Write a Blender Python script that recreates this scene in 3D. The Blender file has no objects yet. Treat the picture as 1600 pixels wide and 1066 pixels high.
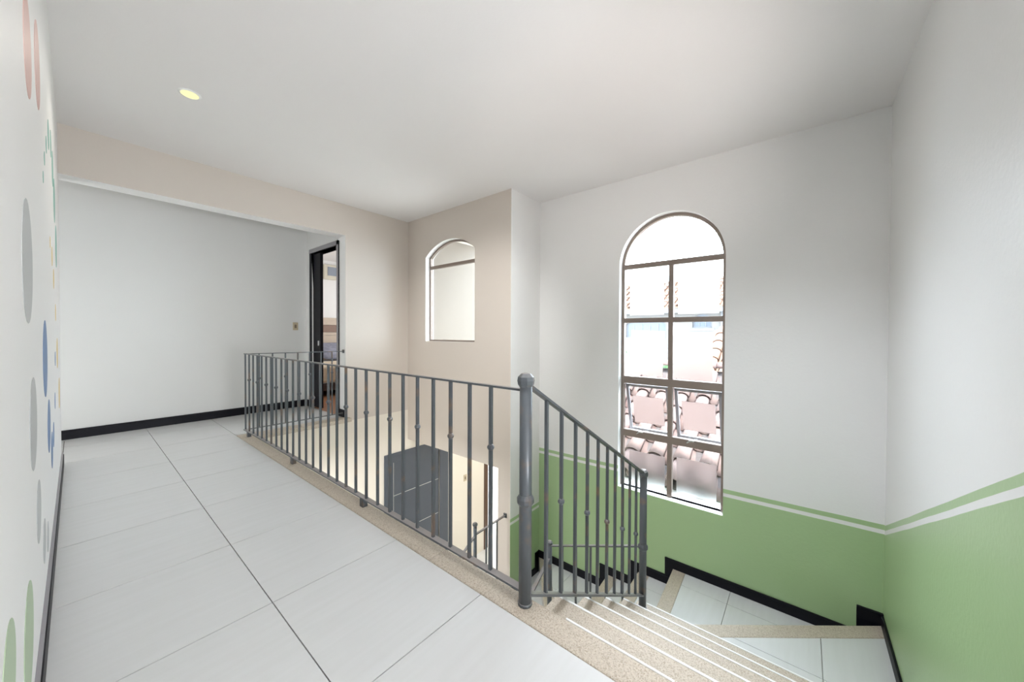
import bpy, math, random
from mathutils import Vector, Matrix
from mathutils.geometry import tessellate_polygon
random.seed(7)
S = bpy.context.scene
COL = S.collection
CAMH = 1.12; ZC_ = 2.80

# ------------------------------------------------------------------ camera, world, lights, exposure
def make_camera():
    f, yaw, p, r, cy = 556.31, 0.684497, 0.0127675, 0.0042393, 528.405
    fwd0 = Vector((math.cos(yaw), math.sin(yaw), 0)); right = Vector((math.sin(yaw), -math.cos(yaw), 0)); up0 = Vector((0, 0, 1))
    fwd = fwd0*math.cos(p) - up0*math.sin(p); up = up0*math.cos(p) + fwd0*math.sin(p)
    r2 = right*math.cos(r) + up*math.sin(r); u2 = up*math.cos(r) - right*math.sin(r)
    cd = bpy.data.cameras.new('camera'); co = bpy.data.objects.new('camera', cd); COL.objects.link(co)
    M = Matrix((r2, u2, -fwd)).transposed().to_4x4(); M.translation = Vector((0, 0, CAMH))
    co.matrix_world = M
    cd.sensor_fit = 'HORIZONTAL'; cd.sensor_width = 36; cd.lens = f/1600*36
    cd.shift_y = -(533 - cy)/1600
    cd.clip_start = 0.005; cd.clip_end = 300
    S.camera = co
make_camera()

w = bpy.data.worlds.new('sky'); S.world = w; w.use_nodes = True
bg = w.node_tree.nodes['Background']
bg.inputs[0].default_value = (0.80, 0.90, 1.0, 1); bg.inputs[1].default_value = 11.0

def lamp(name, kind, loc, energy, color=(1, 1, 1), direction=None, size=None, **kw):
    d = bpy.data.lights.new(name, kind); d.energy = energy; d.color = color
    o = bpy.data.objects.new(name, d); COL.objects.link(o); o.location = loc
    if direction: o.rotation_euler = Vector(direction).to_track_quat('-Z', 'Y').to_euler()
    if kind == 'AREA' and size: d.shape = 'RECTANGLE'; d.size, d.size_y = size
    for k, v in kw.items(): setattr(d, k, v)
    return o
lamp('sun', 'SUN', (0, 0, 20), 9.0, (1, .94, .88), direction=(.2, .35, -.9), angle=.02)
# fill light added in the unseen hall behind the camera, and daylight from the unseen window of the side passage
lamp('hall_fill', 'AREA', (.55, -3.9, 1.25), 18, (.86, .93, 1), direction=(0, 1, .02), size=(1.1, 2.2))
lamp('passage_daylight', 'AREA', (-2.3, 5.3, .7), 20, (1, .985, .96), direction=(1, 0, -.1), size=(1.0, 1.1))
# unseen fill spot added above the landing to brighten the stairwell
lamp('stair_fill', 'SPOT', (1.25, 1.0, ZC_-.05), 240, (.86, .92, 1), direction=(2.2, -1.0, -3.8), spot_size=math.radians(78), spot_blend=.9, shadow_soft_size=.30)
# upward fill light added behind the camera, bouncing off the hall ceiling
lamp('hall_up_fill', 'AREA', (.55, -2.4, .8), 84, (.97, .97, 1), direction=(.2, .55, 1), size=(.8, .8))
# extra spot added out of view to lift the wall with the small window
lamp('wall_fill', 'SPOT', (.75, 1.15, ZC_-.08), 300, (1, .985, .97), direction=(2.45, 2.2, -1.75), spot_size=math.radians(50), spot_blend=1.0, shadow_soft_size=.15)
# pinkish fill spot added out of view, brightening the ceiling over the stairs
lamp('ceiling_fill', 'SPOT', (.95, -.37, 1.0), 95, (1, .90, .87), direction=(2.1, 1.8, 1.8), spot_size=math.radians(62), spot_blend=1.0, shadow_soft_size=.1)
lamp('bedroom_daylight', 'AREA', (5.4, 6.6, 1.7), 45, (.97, .98, 1), direction=(-1, 0, 0), size=(1.6, 1.6))
lamp('lower_fill', 'AREA', (4.6, 3.4, -.43), 22, (1, .98, .95), direction=(0, 0, -1), size=(1.4, 1.2))  # unseen fill added to light the space beyond the lower opening
lamp('lower_hall_fill', 'AREA', (1.6, 3.4, -.55), 26, (.97, .98, 1), direction=(.2, .1, -1), size=(.8, .8))  # fill light added for the lower part of the stairwell
lamp('lower_room_fill', 'AREA', (5.6, 5.5, -.6), 45, (1, .98, .95), direction=(0, 0, -1), size=(.8, .8))  # unseen fill added to brighten the room past the brown post
lamp('downlight', 'SPOT', (.52, 3.365, ZC_-.03), 20, (1, .95, .86), direction=(0, 0, -1), spot_size=math.radians(160), spot_blend=.8, shadow_soft_size=.05)

vs = S.view_settings
vs.view_transform = 'Standard'; vs.look = 'None'; vs.exposure = 0.36; vs.gamma = 1.0
vs.use_curve_mapping = False

# ------------------------------------------------------------------ materials
MATS = {}
def nmat(name):
    m = bpy.data.materials.new(name); m.use_nodes = True
    nt = m.node_tree; b = nt.nodes['Principled BSDF']
    MATS[name] = m
    return m, nt, b
def mat(name, col, rough=.6, metal=0.0, spec=.5, bump=0.0, bscale=60, var=0.0, vscale=6):
    m, nt, b = nmat(name)
    b.inputs['Base Color'].default_value = (*col, 1); b.inputs['Roughness'].default_value = rough
    b.inputs['Metallic'].default_value = metal; b.inputs['Specular IOR Level'].default_value = spec
    if bump or var:
        tc = nt.nodes.new('ShaderNodeTexCoord')
    if bump:
        n = nt.nodes.new('ShaderNodeTexNoise'); n.inputs['Scale'].default_value = bscale; n.inputs['Detail'].default_value = 4
        nt.links.new(tc.outputs['Object'], n.inputs['Vector'])
        bp = nt.nodes.new('ShaderNodeBump'); bp.inputs['Strength'].default_value = bump; bp.inputs['Distance'].default_value = .01
        nt.links.new(n.outputs['Fac'], bp.inputs['Height']); nt.links.new(bp.outputs['Normal'], b.inputs['Normal'])
    if var:
        n = nt.nodes.new('ShaderNodeTexNoise'); n.inputs['Scale'].default_value = vscale; n.inputs['Detail'].default_value = 5
        nt.links.new(tc.outputs['Object'], n.inputs['Vector'])
        mx = nt.nodes.new('ShaderNodeMix'); mx.data_type = 'RGBA'
        mx.inputs[6].default_value = (*[c*(1-var) for c in col], 1); mx.inputs[7].default_value = (*[min(1, c*(1+var)) for c in col], 1)
        nt.links.new(n.outputs['Fac'], mx.inputs[0]); nt.links.new(mx.outputs[2], b.inputs['Base Color'])
    return m

WHITE = (.80, .795, .78); GREEN = (.375, .52, .275)
mat('white_paint', WHITE, .55, bump=.05, bscale=90)
mat('passage_paint', (.76, .765, .75), .55, bump=.05, bscale=90)
mat('beige_paint', (.625, .565, .505), .55, bump=.05, bscale=90)
mat('ceiling_paint', (.835, .815, .805), .7, bump=.04, bscale=70)
mat('cream_paint', (.80, .75, .66), .6, bump=.05, bscale=60)
mat('trim_white', (.88, .88, .87), .4)
mat('black_lacquer', (.006, .006, .010), .45, spec=.2)
mat('bronze_frame', (.25, .20, .17), .4, metal=.25)
mat('sash_grey', (.33, .32, .34), .4, metal=.3)
mat('chrome', (.75, .75, .75), .25, metal=1)
mat('grout', (.20, .18, .16), .9)
mat('concrete', (.55, .53, .50), .8, bump=.1)
mat('slate_door', (.075, .088, .11), .38, var=.15, vscale=4)
mat('silver_inlay', (.6, .6, .6), .3, metal=.7)
mat('brown_frame', (.10, .055, .035), .45)
mat('dot_grey', (.475, .485, .48), .5); mat('dot_blue', (.15, .24, .42), .5); mat('dot_green', (.40, .50, .34), .5)
mat('dot_pink', (.62, .40, .36), .5); mat('dot_teal', (.22, .42, .36), .5); mat('dot_yellow', (.70, .52, .20), .5)
mat('plastic_ivory', (.55, .47, .33), .4); mat('plastic_dark', (.22, .17, .12), .4)
mat('clay_grey', (.10, .085, .085), .9)
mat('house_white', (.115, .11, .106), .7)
mat('cream_render', (.19, .16, .13), .7); mat('house_glass', (.08, .10, .13), .3)
mat('fascia_grey', (.12, .125, .14), .6)
mat('leaf', (.06, .16, .05), .6, var=.5, vscale=20); mat('bark', (.12, .08, .05), .9)
mat('paving', (.55, .52, .48), .9)
mat('headboard_pale', (.62, .52, .42), .5, var=.08, vscale=10); mat('headboard_brown', (.26, .17, .13), .5, var=.1, vscale=10)
mat('bed_base', (.05, .03, .025), .5); mat('quilt', (.66, .56, .42), .8, var=.1); mat('mattress_white', (.7, .7, .7), .8)
mat('pillow_fabric', (.28, .29, .36), .8, var=.5, vscale=14)
mat('grille_grey', (.30, .34, .40), .5); mat('ac_cream', (.72, .68, .56), .5)

def iron_mat():
    m, nt, b = nmat('iron')
    tc = nt.nodes.new('ShaderNodeTexCoord'); n = nt.nodes.new('ShaderNodeTexNoise'); n.inputs['Scale'].default_value = 9; n.inputs['Detail'].default_value = 6
    geo = nt.nodes.new('ShaderNodeNewGeometry')
    nt.links.new(geo.outputs['Position'], n.inputs['Vector'])
    cr = nt.nodes.new('ShaderNodeValToRGB')
    cr.color_ramp.elements[0].position = .57; cr.color_ramp.elements[0].color = (.095, .106, .117, 1)
    cr.color_ramp.elements[1].position = .76; cr.color_ramp.elements[1].color = (.22, .14, .09, 1)
    nt.links.new(n.outputs['Fac'], cr.inputs['Fac']); nt.links.new(cr.outputs['Color'], b.inputs['Base Color'])
    sp = nt.nodes.new('ShaderNodeSeparateXYZ'); nt.links.new(geo.outputs['True Normal'], sp.inputs[0])      # upward faces paled: shine of the flat tops painted into the colour
    mr = nt.nodes.new('ShaderNodeMapRange'); mr.inputs[1].default_value = .55; mr.inputs[2].default_value = .95; mr.inputs[3].default_value = 0; mr.inputs[4].default_value = .62
    nt.links.new(sp.outputs[2], mr.inputs[0])
    mx = nt.nodes.new('ShaderNodeMix'); mx.data_type = 'RGBA'; mx.inputs[7].default_value = (.46, .42, .40, 1)
    nt.links.new(mr.outputs[0], mx.inputs[0]); nt.links.new(cr.outputs['Color'], mx.inputs[6]); nt.links.new(mx.outputs[2], b.inputs['Base Color'])
    b.inputs['Metallic'].default_value = .2; b.inputs['Roughness'].default_value = .34
iron_mat()
def terrazzo_mat():
    m, nt, b = nmat('terrazzo')
    geo = nt.nodes.new('ShaderNodeNewGeometry')
    v = nt.nodes.new('ShaderNodeTexVoronoi'); v.inputs['Scale'].default_value = 240
    nt.links.new(geo.outputs['Position'], v.inputs['Vector'])
    cr = nt.nodes.new('ShaderNodeValToRGB'); e = cr.color_ramp.elements
    e[0].position = 0; e[0].color = (.40, .33, .25, 1); e[1].position = 1; e[1].color = (.62, .545, .45, 1)
    a = e.new(.35); a.color = (.52, .45, .365, 1)
    sep = nt.nodes.new('ShaderNodeSeparateColor'); nt.links.new(v.outputs['Color'], sep.inputs[0])
    nt.links.new(sep.outputs[0], cr.inputs['Fac']); nt.links.new(cr.outputs['Color'], b.inputs['Base Color'])
    bp = nt.nodes.new('ShaderNodeBump'); bp.inputs['Strength'].default_value = .35; bp.inputs['Distance'].default_value = .003
    nt.links.new(v.outputs['Distance'], bp.inputs['Height']); nt.links.new(bp.outputs['Normal'], b.inputs['Normal'])
    b.inputs['Roughness'].default_value = .55
terrazzo_mat()
def tile_mat():
    m, nt, b = nmat('floor_tile')
    geo = nt.nodes.new('ShaderNodeNewGeometry')
    mp = nt.nodes.new('ShaderNodeMapping'); mp.inputs['Scale'].default_value = (1.2, 14, 1)
    nt.links.new(geo.outputs['Position'], mp.inputs['Vector'])
    n = nt.nodes.new('ShaderNodeTexNoise'); n.inputs['Scale'].default_value = 2.2; n.inputs['Detail'].default_value = 5
    nt.links.new(mp.outputs[0], n.inputs['Vector'])
    cr = nt.nodes.new('ShaderNodeValToRGB'); e = cr.color_ramp.elements
    e[0].position = .3; e[0].color = (.695, .70, .695, 1); e[1].position = .7; e[1].color = (.725, .73, .73, 1)
    nt.links.new(n.outputs['Fac'], cr.inputs['Fac']); nt.links.new(cr.outputs['Color'], b.inputs['Base Color'])
    b.inputs['Roughness'].default_value = .26
tile_mat()
def clay_mat(name, c0, c1):
    m, nt, b = nmat(name)
    oi = nt.nodes.new('ShaderNodeObjectInfo'); geo = nt.nodes.new('ShaderNodeNewGeometry')
    n = nt.nodes.new('ShaderNodeTexNoise'); n.inputs['Scale'].default_value = 7; n.inputs['Detail'].default_value = 5
    nt.links.new(geo.outputs['Position'], n.inputs['Vector'])
    ad = nt.nodes.new('ShaderNodeMath'); ad.operation = 'ADD'; mu = nt.nodes.new('ShaderNodeMath'); mu.operation = 'MULTIPLY'; mu.inputs[1].default_value = .5
    nt.links.new(oi.outputs['Random'], mu.inputs[0]); nt.links.new(mu.outputs[0], ad.inputs[0]); nt.links.new(n.outputs['Fac'], ad.inputs[1])
    cr = nt.nodes.new('ShaderNodeValToRGB'); e = cr.color_ramp.elements
    e[0].position = .35; e[0].color = (*c0, 1); e[1].position = .95; e[1].color = (*c1, 1)
    nt.links.new(ad.outputs[0], cr.inputs['Fac']); nt.links.new(cr.outputs['Color'], b.inputs['Base Color'])
    b.inputs['Roughness'].default_value = .85
clay_mat('clay_near', (.12, .078, .072), (.165, .115, .106))
clay_mat('clay_far', (.15, .085, .06), (.20, .12, .085))
def wood_mat():
    m, nt, b = nmat('wood_floor')
    b.inputs['Base Color'].default_value = (.36, .17, .09, 1); b.inputs['Roughness'].default_value = .35
wood_mat()
def green_wall(name, axis, a0, z0, a1, z1, above=WHITE):
    """wall paint: green dado whose top runs straight from (a0,z0) to (a1,z1) along the wall, with a thin white line below its edge"""
    m, nt, b = nmat(name); L = nt.links
    geo = nt.nodes.new('ShaderNodeNewGeometry'); sp = nt.nodes.new('ShaderNodeSeparateXYZ'); L.new(geo.outputs['Position'], sp.inputs[0])
    s = (z1-z0)/(a1-a0)
    ma = nt.nodes.new('ShaderNodeMath'); ma.operation = 'MULTIPLY_ADD'; ma.inputs[1].default_value = s; ma.inputs[2].default_value = z0 - s*a0
    L.new(sp.outputs[axis], ma.inputs[0])
    d = nt.nodes.new('ShaderNodeMath'); d.operation = 'SUBTRACT'; L.new(ma.outputs[0], d.inputs[0]); L.new(sp.outputs[2], d.inputs[1])   # depth below the edge
    nz = nt.nodes.new('ShaderNodeTexNoise'); nz.inputs['Scale'].default_value = 1.6; L.new(geo.outputs['Position'], nz.inputs['Vector'])
    nm = nt.nodes.new('ShaderNodeMath'); nm.operation = 'MULTIPLY_ADD'; nm.inputs[1].default_value = .016; nm.inputs[2].default_value = -.008; L.new(nz.outputs['Fac'], nm.inputs[0])
    d2 = nt.nodes.new('ShaderNodeMath'); d2.operation = 'ADD'; L.new(d.outputs[0], d2.inputs[0]); L.new(nm.outputs[0], d2.inputs[1])
    def gt(v):
        g = nt.nodes.new('ShaderNodeMath'); g.operation = 'GREATER_THAN'; g.inputs[1].default_value = v; L.new(d2.outputs[0], g.inputs[0]); return g
    g0, g1, g2 = gt(0), gt(.038), gt(.070)
    su = nt.nodes.new('ShaderNodeMath'); su.operation = 'SUBTRACT'; L.new(g0.outputs[0], su.inputs[0]); L.new(g1.outputs[0], su.inputs[1])
    su2 = nt.nodes.new('ShaderNodeMath'); su2.operation = 'ADD'; L.new(su.outputs[0], su2.inputs[0]); L.new(g2.outputs[0], su2.inputs[1])
    mx = nt.nodes.new('ShaderNodeMix'); mx.data_type = 'RGBA'; mx.inputs[6].default_value = (*above, 1); mx.inputs[7].default_value = (*GREEN, 1)
    L.new(su2.outputs[0], mx.inputs[0]); L.new(mx.outputs[2], b.inputs['Base Color'])
    b.inputs['Roughness'].default_value = .34
    n = nt.nodes.new('ShaderNodeTexNoise'); n.inputs['Scale'].default_value = 45; n.inputs['Detail'].default_value = 4; L.new(geo.outputs['Position'], n.inputs['Vector'])
    bp = nt.nodes.new('ShaderNodeBump'); bp.inputs['Strength'].default_value = .12; bp.inputs['Distance'].default_value = .01
    L.new(n.outputs['Fac'], bp.inputs['Height']); L.new(bp.outputs['Normal'], b.inputs['Normal'])
green_wall('dado_window', 1, -.49, -.295, 1.57, -.335)
green_wall('dado_return', 0, 3.2, -1.06, 3.79, -1.063)
green_wall('dado_right', 0, 3.79, -.30, 1.695, .735)

def glass_mat():
    m, nt, b = nmat('glass'); nt.nodes.remove(b); out = nt.nodes['Material Output']
    t = nt.nodes.new('ShaderNodeBsdfTransparent'); t.inputs[0].default_value = (.96, .975, .97, 1)
    g = nt.nodes.new('ShaderNodeBsdfGlossy'); g.inputs['Roughness'].default_value = .02
    lw = nt.nodes.new('ShaderNodeLayerWeight'); pw = nt.nodes.new('ShaderNodeMath'); pw.operation = 'POWER'; pw.inputs[1].default_value = 4
    fr = nt.nodes.new('ShaderNodeMath'); fr.operation = 'MULTIPLY_ADD'; fr.inputs[1].default_value = .6; fr.inputs[2].default_value = .02
    nt.links.new(lw.outputs['Facing'], pw.inputs[0]); nt.links.new(pw.outputs[0], fr.inputs[0])
    mx = nt.nodes.new('ShaderNodeMixShader'); nt.links.new(fr.outputs[0], mx.inputs[0]); nt.links.new(t.outputs[0], mx.inputs[1]); nt.links.new(g.outputs[0], mx.inputs[2])
    nt.links.new(mx.outputs[0], out.inputs[0])
    # frosted privacy film: diffuse transmission with some blurred see-through
    m, nt, b = nmat('film'); nt.nodes.remove(b); out = nt.nodes['Material Output']
    tr = nt.nodes.new('ShaderNodeBsdfTranslucent'); tr.inputs[0].default_value = (.9, .9, .9, 1)
    rf = nt.nodes.new('ShaderNodeBsdfRefraction'); rf.inputs['Roughness'].default_value = .42; rf.inputs['IOR'].default_value = 1.45; rf.inputs[0].default_value = (.97, .97, .97, 1)
    mx = nt.nodes.new('ShaderNodeMixShader'); mx.inputs[0].default_value = 1.0
    nt.links.new(tr.outputs[0], mx.inputs[1]); nt.links.new(rf.outputs[0], mx.inputs[2]); nt.links.new(mx.outputs[0], out.inputs[0])
    m, nt, b = nmat('lamp_glow')
    b.inputs['Emission Color'].default_value = (1, .97, .52, 1); b.inputs['Emission Strength'].default_value = .78
    b.inputs['Base Color'].default_value = (.05, .05, .03, 1)
glass_mat()

# ------------------------------------------------------------------ geometry helpers
class MB:
    def __init__(self): self.v = []; self.f = []; self.m = []; self.sm = []
    def add(self, vs_, fs, mi=0, smooth=False):
        b = len(self.v); self.v += [tuple(v) for v in vs_]
        for f in fs: self.f.append([b+i for i in f]); self.m.append(mi); self.sm.append(smooth)
        return self
    def box(self, x0, y0, z0, x1, y1, z1, mi=0):
        x0, x1 = sorted((x0, x1)); y0, y1 = sorted((y0, y1)); z0, z1 = sorted((z0, z1))
        vs_ = [(x0,y0,z0),(x1,y0,z0),(x1,y1,z0),(x0,y1,z0),(x0,y0,z1),(x1,y0,z1),(x1,y1,z1),(x0,y1,z1)]
        return self.add(vs_, [(0,3,2,1),(4,5,6,7),(0,1,5,4),(1,2,6,5),(2,3,7,6),(3,0,4,7)], mi)
    def prism(self, poly, z0, z1, mi=0):
        """convex or simple ccw polygon in XY between z0 and z1"""
        a = sum(poly[i][0]*poly[(i+1) % len(poly)][1]-poly[(i+1) % len(poly)][0]*poly[i][1] for i in range(len(poly)))
        if a < 0: poly = poly[::-1]
        n = len(poly)
        vs_ = [(x, y, z0) for x, y in poly] + [(x, y, z1) for x, y in poly]
        return self.add(vs_, [tuple(range(n))[::-1], tuple(range(n, 2*n))] + [(i, (i+1) % n, n+(i+1) % n, n+i) for i in range(n)], mi)
    def bar(self, p, q, wx, wy=None, up=(0, 0, 1), mi=0):
        """rectangular bar from p to q"""
        p, q = Vector(p), Vector(q); d = (q-p).normalized(); u = Vector(up)
        if abs(d.dot(u)) > .99: u = Vector((0, 1, 0))
        s = d.cross(u).normalized(); t = s.cross(d); wy = wy or wx
        o = [s*wx/2*a + t*wy/2*b for a, b in ((-1,-1),(1,-1),(1,1),(-1,1))]
        return self.add([p+k for k in o]+[q+k for k in o], [(3,2,1,0),(4,5,6,7),(0,1,5,4),(1,2,6,5),(2,3,7,6),(3,0,4,7)], mi)
    def tube(self, p, q, r, n=10, r2=None, mi=0):
        p, q = Vector(p), Vector(q); d = (q-p).normalized(); u = Vector((0, 0, 1)) if abs(d.z) < .9 else Vector((1, 0, 0))
        s = d.cross(u).normalized(); t = s.cross(d); r2 = r if r2 is None else r2
        cs = [(math.cos(2*math.pi*i/n), math.sin(2*math.pi*i/n)) for i in range(n)]
        vs_ = [p+s*c*r+t*e*r for c, e in cs] + [q+s*c*r2+t*e*r2 for c, e in cs]
        self.add(vs_, [(i, (i+1) % n, n+(i+1) % n, n+i) for i in range(n)], mi, True)
        return self.add(vs_, [tuple(range(n))[::-1], tuple(range(n, 2*n))], mi)
    def lathe(self, c, prof, n=12, mi=0, smooth=True):
        """prof: list of (radius, z) from bottom to top, about the vertical through c"""
        cx, cy, cz = c; vs_ = []; fs = []
        for r, z in prof:
            for i in range(n):
                a = 2*math.pi*i/n; vs_.append((cx+r*math.cos(a), cy+r*math.sin(a), cz+z))
        for k in range(len(prof)-1):
            for i in range(n):
                j = (i+1) % n; fs.append((k*n+i, k*n+j, (k+1)*n+j, (k+1)*n+i))
        self.add(vs_, fs, mi, smooth)
        return self.add(vs_, [tuple(range(n))[::-1], tuple(range((len(prof)-1)*n, len(prof)*n))], mi)
    def plate(self, axis, a0, a1, outer, holes=(), mi=0, mo=None, mh=None):
        """flat plate with holes: outline in the plane across `axis`, thickness a0..a1. mi faces, mo outer rim, mh hole rims."""
        mo = mi if mo is None else mo; mh = mi if mh is None else mh
        def P(a, uv):
            return (a, uv[0], uv[1]) if axis == 0 else ((uv[0], a, uv[1]) if axis == 1 else (uv[0], uv[1], a))
        loops = [list(outer)] + [list(h) for h in holes]
        tris = tessellate_polygon([[Vector((u, v, 0)) for u, v in lp] for lp in loops])
        flat = [p for lp in loops for p in lp]; n = len(flat)
        self.add([P(a0, p) for p in flat] + [P(a1, p) for p in flat], [t for t in tris] + [tuple(n+i for i in reversed(t)) for t in tris], mi)
        for k, lp in enumerate(loops):
            m = len(lp)
            self.add([P(a0, p) for p in lp]+[P(a1, p) for p in lp], [(i, (i+1) % m, m+(i+1) % m, m+i) for i in range(m)], mo if k == 0 else mh)
        return self
    def mesh(self, name, mats):
        me = bpy.data.meshes.new(name); me.from_pydata(self.v, [], self.f)
        for m in ([mats] if isinstance(mats, str) else mats): me.materials.append(MATS[m])
        me.polygons.foreach_set('material_index', self.m); me.polygons.foreach_set('use_smooth', self.sm)
        import bmesh
        bm = bmesh.new(); bm.from_mesh(me)
        bmesh.ops.remove_doubles(bm, verts=bm.verts, dist=1e-5); bmesh.ops.recalc_face_normals(bm, faces=bm.faces)
        bm.to_mesh(me); bm.free()
        return me
    def build(self, name, mats, parent=None, bevel=0, label=None):
        o = bpy.data.objects.new(name, self.mesh(name, mats)); COL.objects.link(o)
        if parent: o.parent = parent; o.matrix_parent_inverse = Matrix.Translation(-parent.location) if parent.location.length else Matrix()
        if bevel:
            b = o.modifiers.new('bevel', 'BEVEL'); b.width = bevel; b.segments = 2; b.limit_method = 'ANGLE'
        if label: o['label'] = label
        return o
def root(name, loc=(0, 0, 0), label=None, cat=None, group=None, kind=None):
    o = bpy.data.objects.new(name, None); COL.objects.link(o); o.location = loc; o.empty_display_size = .1
    return tag(o, label, cat, group, kind)
def tag(o, label=None, cat=None, group=None, kind=None):
    if label: o['label'] = label
    if cat: o['category'] = cat
    if group: o['group'] = group
    if kind: o['kind'] = kind
    return o
def struct(o, label=None, cat=None): return tag(o, label, cat, kind='structure')
def link_mesh(name, me, parent, loc=(0, 0, 0), rot=None):
    o = bpy.data.objects.new(name, me); COL.objects.link(o); o.parent = parent; o.location = loc
    if rot: o.rotation_euler = rot
    return o
def rect(a0, b0, a1, b1): return [(a0, b0), (a1, b0), (a1, b1), (a0, b1)]
def arch(a0, a1, b0, spring, rise, n=24):
    """opening outline: straight sides to `spring`, then a circular arc of the given rise"""
    c = (a1-a0)/2; R = (c*c+rise*rise)/(2*rise); cx = (a0+a1)/2; cz = spring+rise-R; t0 = math.asin(min(1, c/R))
    if rise >= c-1e-6: t0 = math.pi/2
    pts = [(a0, b0), (a1, b0)]
    for i in range(n+1):
        t = t0 - 2*t0*i/n; pts.append((cx+R*math.sin(t), cz+R*math.cos(t)))
    return pts
def clip(poly, a, b, c):
    """keep the side a*x+b*y >= c"""
    out = []
    for i in range(len(poly)):
        p, q = poly[i], poly[(i+1) % len(poly)]; dp, dq = a*p[0]+b*p[1]-c, a*q[0]+b*q[1]-c
        if dp >= 0: out.append(p)
        if (dp >= 0) != (dq >= 0):
            t = dp/(dp-dq); out.append((p[0]+t*(q[0]-p[0]), p[1]+t*(q[1]-p[1])))
    return out
def split(polys, axis, v, gap=.0022):
    res = []
    for p in polys:
        a, b = (1, 0) if axis == 0 else (0, 1)
        for s in (1, -1):
            q = clip(p, a*s, b*s, v*s+gap)
            if len(q) >= 3: res.append(q)
    return res

# ------------------------------------------------------------------ key dimensions (metres; hall floor is z = 0)
XL = -.083; YF = 4.66; XS = 3.20; YR2 = 2.63; XW = 3.79; YR = -.49; ZC = 2.80; YB = 5.90; XD = 2.24
LOW = -3.0; XE = 1.208          # lower floor, landing edge
PIV = (2.64, .93); PIV2 = (2.64, 1.70)

# ------------------------------------------------------------------ floor: tiles and terrazzo edge
floor = struct(MB().box(-2.4, YF+.002, -.30, XD, YB+.15, -.012).box(XL-.15, -4.1, -.30, XE-.004, YF+.002, -.012).build('floor', 'grout'), 'upper hall floor of large pale porcelain tiles with terrazzo edge')
def tile(poly, z, parent, th=.012, matn='floor_tile', name='tile'):
    return MB().prism(poly, z-th, z).build(name, matn, parent)
xs_m = [XL+.001, .508, 1.092]
ys = [1.69+.633*k for k in range(-9, 8)]
ys = [y for y in ys if -4.05 < y < YB]
yy = [-4.05]+ys+[YB]
for i in range(2):
    for j in range(len(yy)-1):
        y1 = min(yy[j+1], YB-.001)
        tile(rect(xs_m[i]+.002, yy[j]+.002, xs_m[i+1]-.002, y1-.002), 0, floor)
yf0 = 4.755
for k, (x0, x1) in enumerate([(1.092, 1.71), (1.71, XD)]):
    for y0, y1 in ((yf0, 4.855), (4.855, 5.488), (5.488, YB-.001)):
        tile(rect(x0+.002, y0+.002, x1-.002, y1-.002), 0, floor)
for k, (x0, x1) in enumerate([(-.69, XL), (-1.29, -.69), (-1.89, -1.29), (-2.4, -1.89)]):
    for y0, y1 in ((YF+.16, 5.488), (5.488, YB-.001)):
        tile(rect(x0+.002, y0+.002, x1-.002, y1-.002), 0, floor)
# terrazzo edge along the stairwell, in lengths
ed = [YR+.004, .18, 1.42, 2.66, 3.70, 4.58]
for a, b in zip(ed, ed[1:]):
    MB().box(1.094, a+.0008, -.05, XE, b-.0008, .001).build('terrazzo_edge', 'terrazzo', floor, bevel=.006)
for a, b in ((YR+.004, .303), (.307, .708)):
    MB().box(XE, a, -.012, XE+.008, b, .002).build('edge_strip', 'trim_white', floor, bevel=.002, label='white edge strip')
for a, b in ((1.094, 1.70), (1.70, XD+.05)):
    MB().box(a+.0008, 4.581, -.05, b-.0008, yf0-.002, .001).build('terrazzo_edge', 'terrazzo', floor, bevel=.006)

# ------------------------------------------------------------------ ceiling
cl = struct(MB().box(-2.4, -4.2, ZC, XW+.2, YR2+.12, ZC+.15).box(-2.4, YR2+.12, ZC, XS+.14, YB+.15, ZC+.15).box(XD+.1, YF+.15, ZC, 5.6, 8.8, ZC+.15).build('ceiling', 'ceiling_paint'), 'plain white painted ceiling over the hall')

struct(MB().box(XS+.14, YR2+.125, 2.70, 4.75, YF-.001, 2.80).build('trim_2', 'cream_paint'), 'eave over the small window')
# ------------------------------------------------------------------ walls
wl = struct(MB().box(XL-.15, -4.2, -.012, XL, YF+.15, ZC).build('wall_left', 'white_paint'), 'white wall at left with coloured dots')
struct(MB().box(-2.5, YB, -.30, XD+.12, YB+.15, ZC).build('wall_back', 'passage_paint'), 'white end wall of the passage')
struct(MB().box(-2.55, YF, -.3, -2.4, YB+.15, ZC).build('wall_passage_end', 'passage_paint'))
struct(MB().box(-2.4, YF, -.012, XL-.15, YF+.15, ZC).build('wall_passage_side', 'passage_paint'))
# beam over the opening and the beige far wall, one wall
JX = 2.245; BZ = 2.397
fw = MB()
# parts of the far wall: beige inside, cream outside and in the room below
fw.plate(1, YF, YF+.20, [(XL, BZ), (JX, BZ), (JX, -.05), (XS+.005, -.05), (XS+.005, ZC), (XL, ZC)], mi=0, mo=1)
fw.plate(1, YF, YF+.15, [(XS+.005, -.28), (6.6, -.28), (6.6, 3.0), (XS+.005, 3.0)], mi=3)
fw.plate(1, YF, YF+.15, [(1.0, -3.02), (2.83, -3.02), (2.83, -.66), (3.83, -.66), (3.83, -3.02), (4.98, -3.02), (4.98, -.55), (5.75, -.55), (5.75, -3.02), (6.6, -3.02), (6.6, -.28), (XS+.005, -.28), (XS+.005, -.05), (1.0, -.05)], mi=2)
struct(fw.build('wall_far', ['beige_paint', 'trim_white', 'cream_paint', 'cream_render']), 'beige wall and beam over the passage opening')
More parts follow.
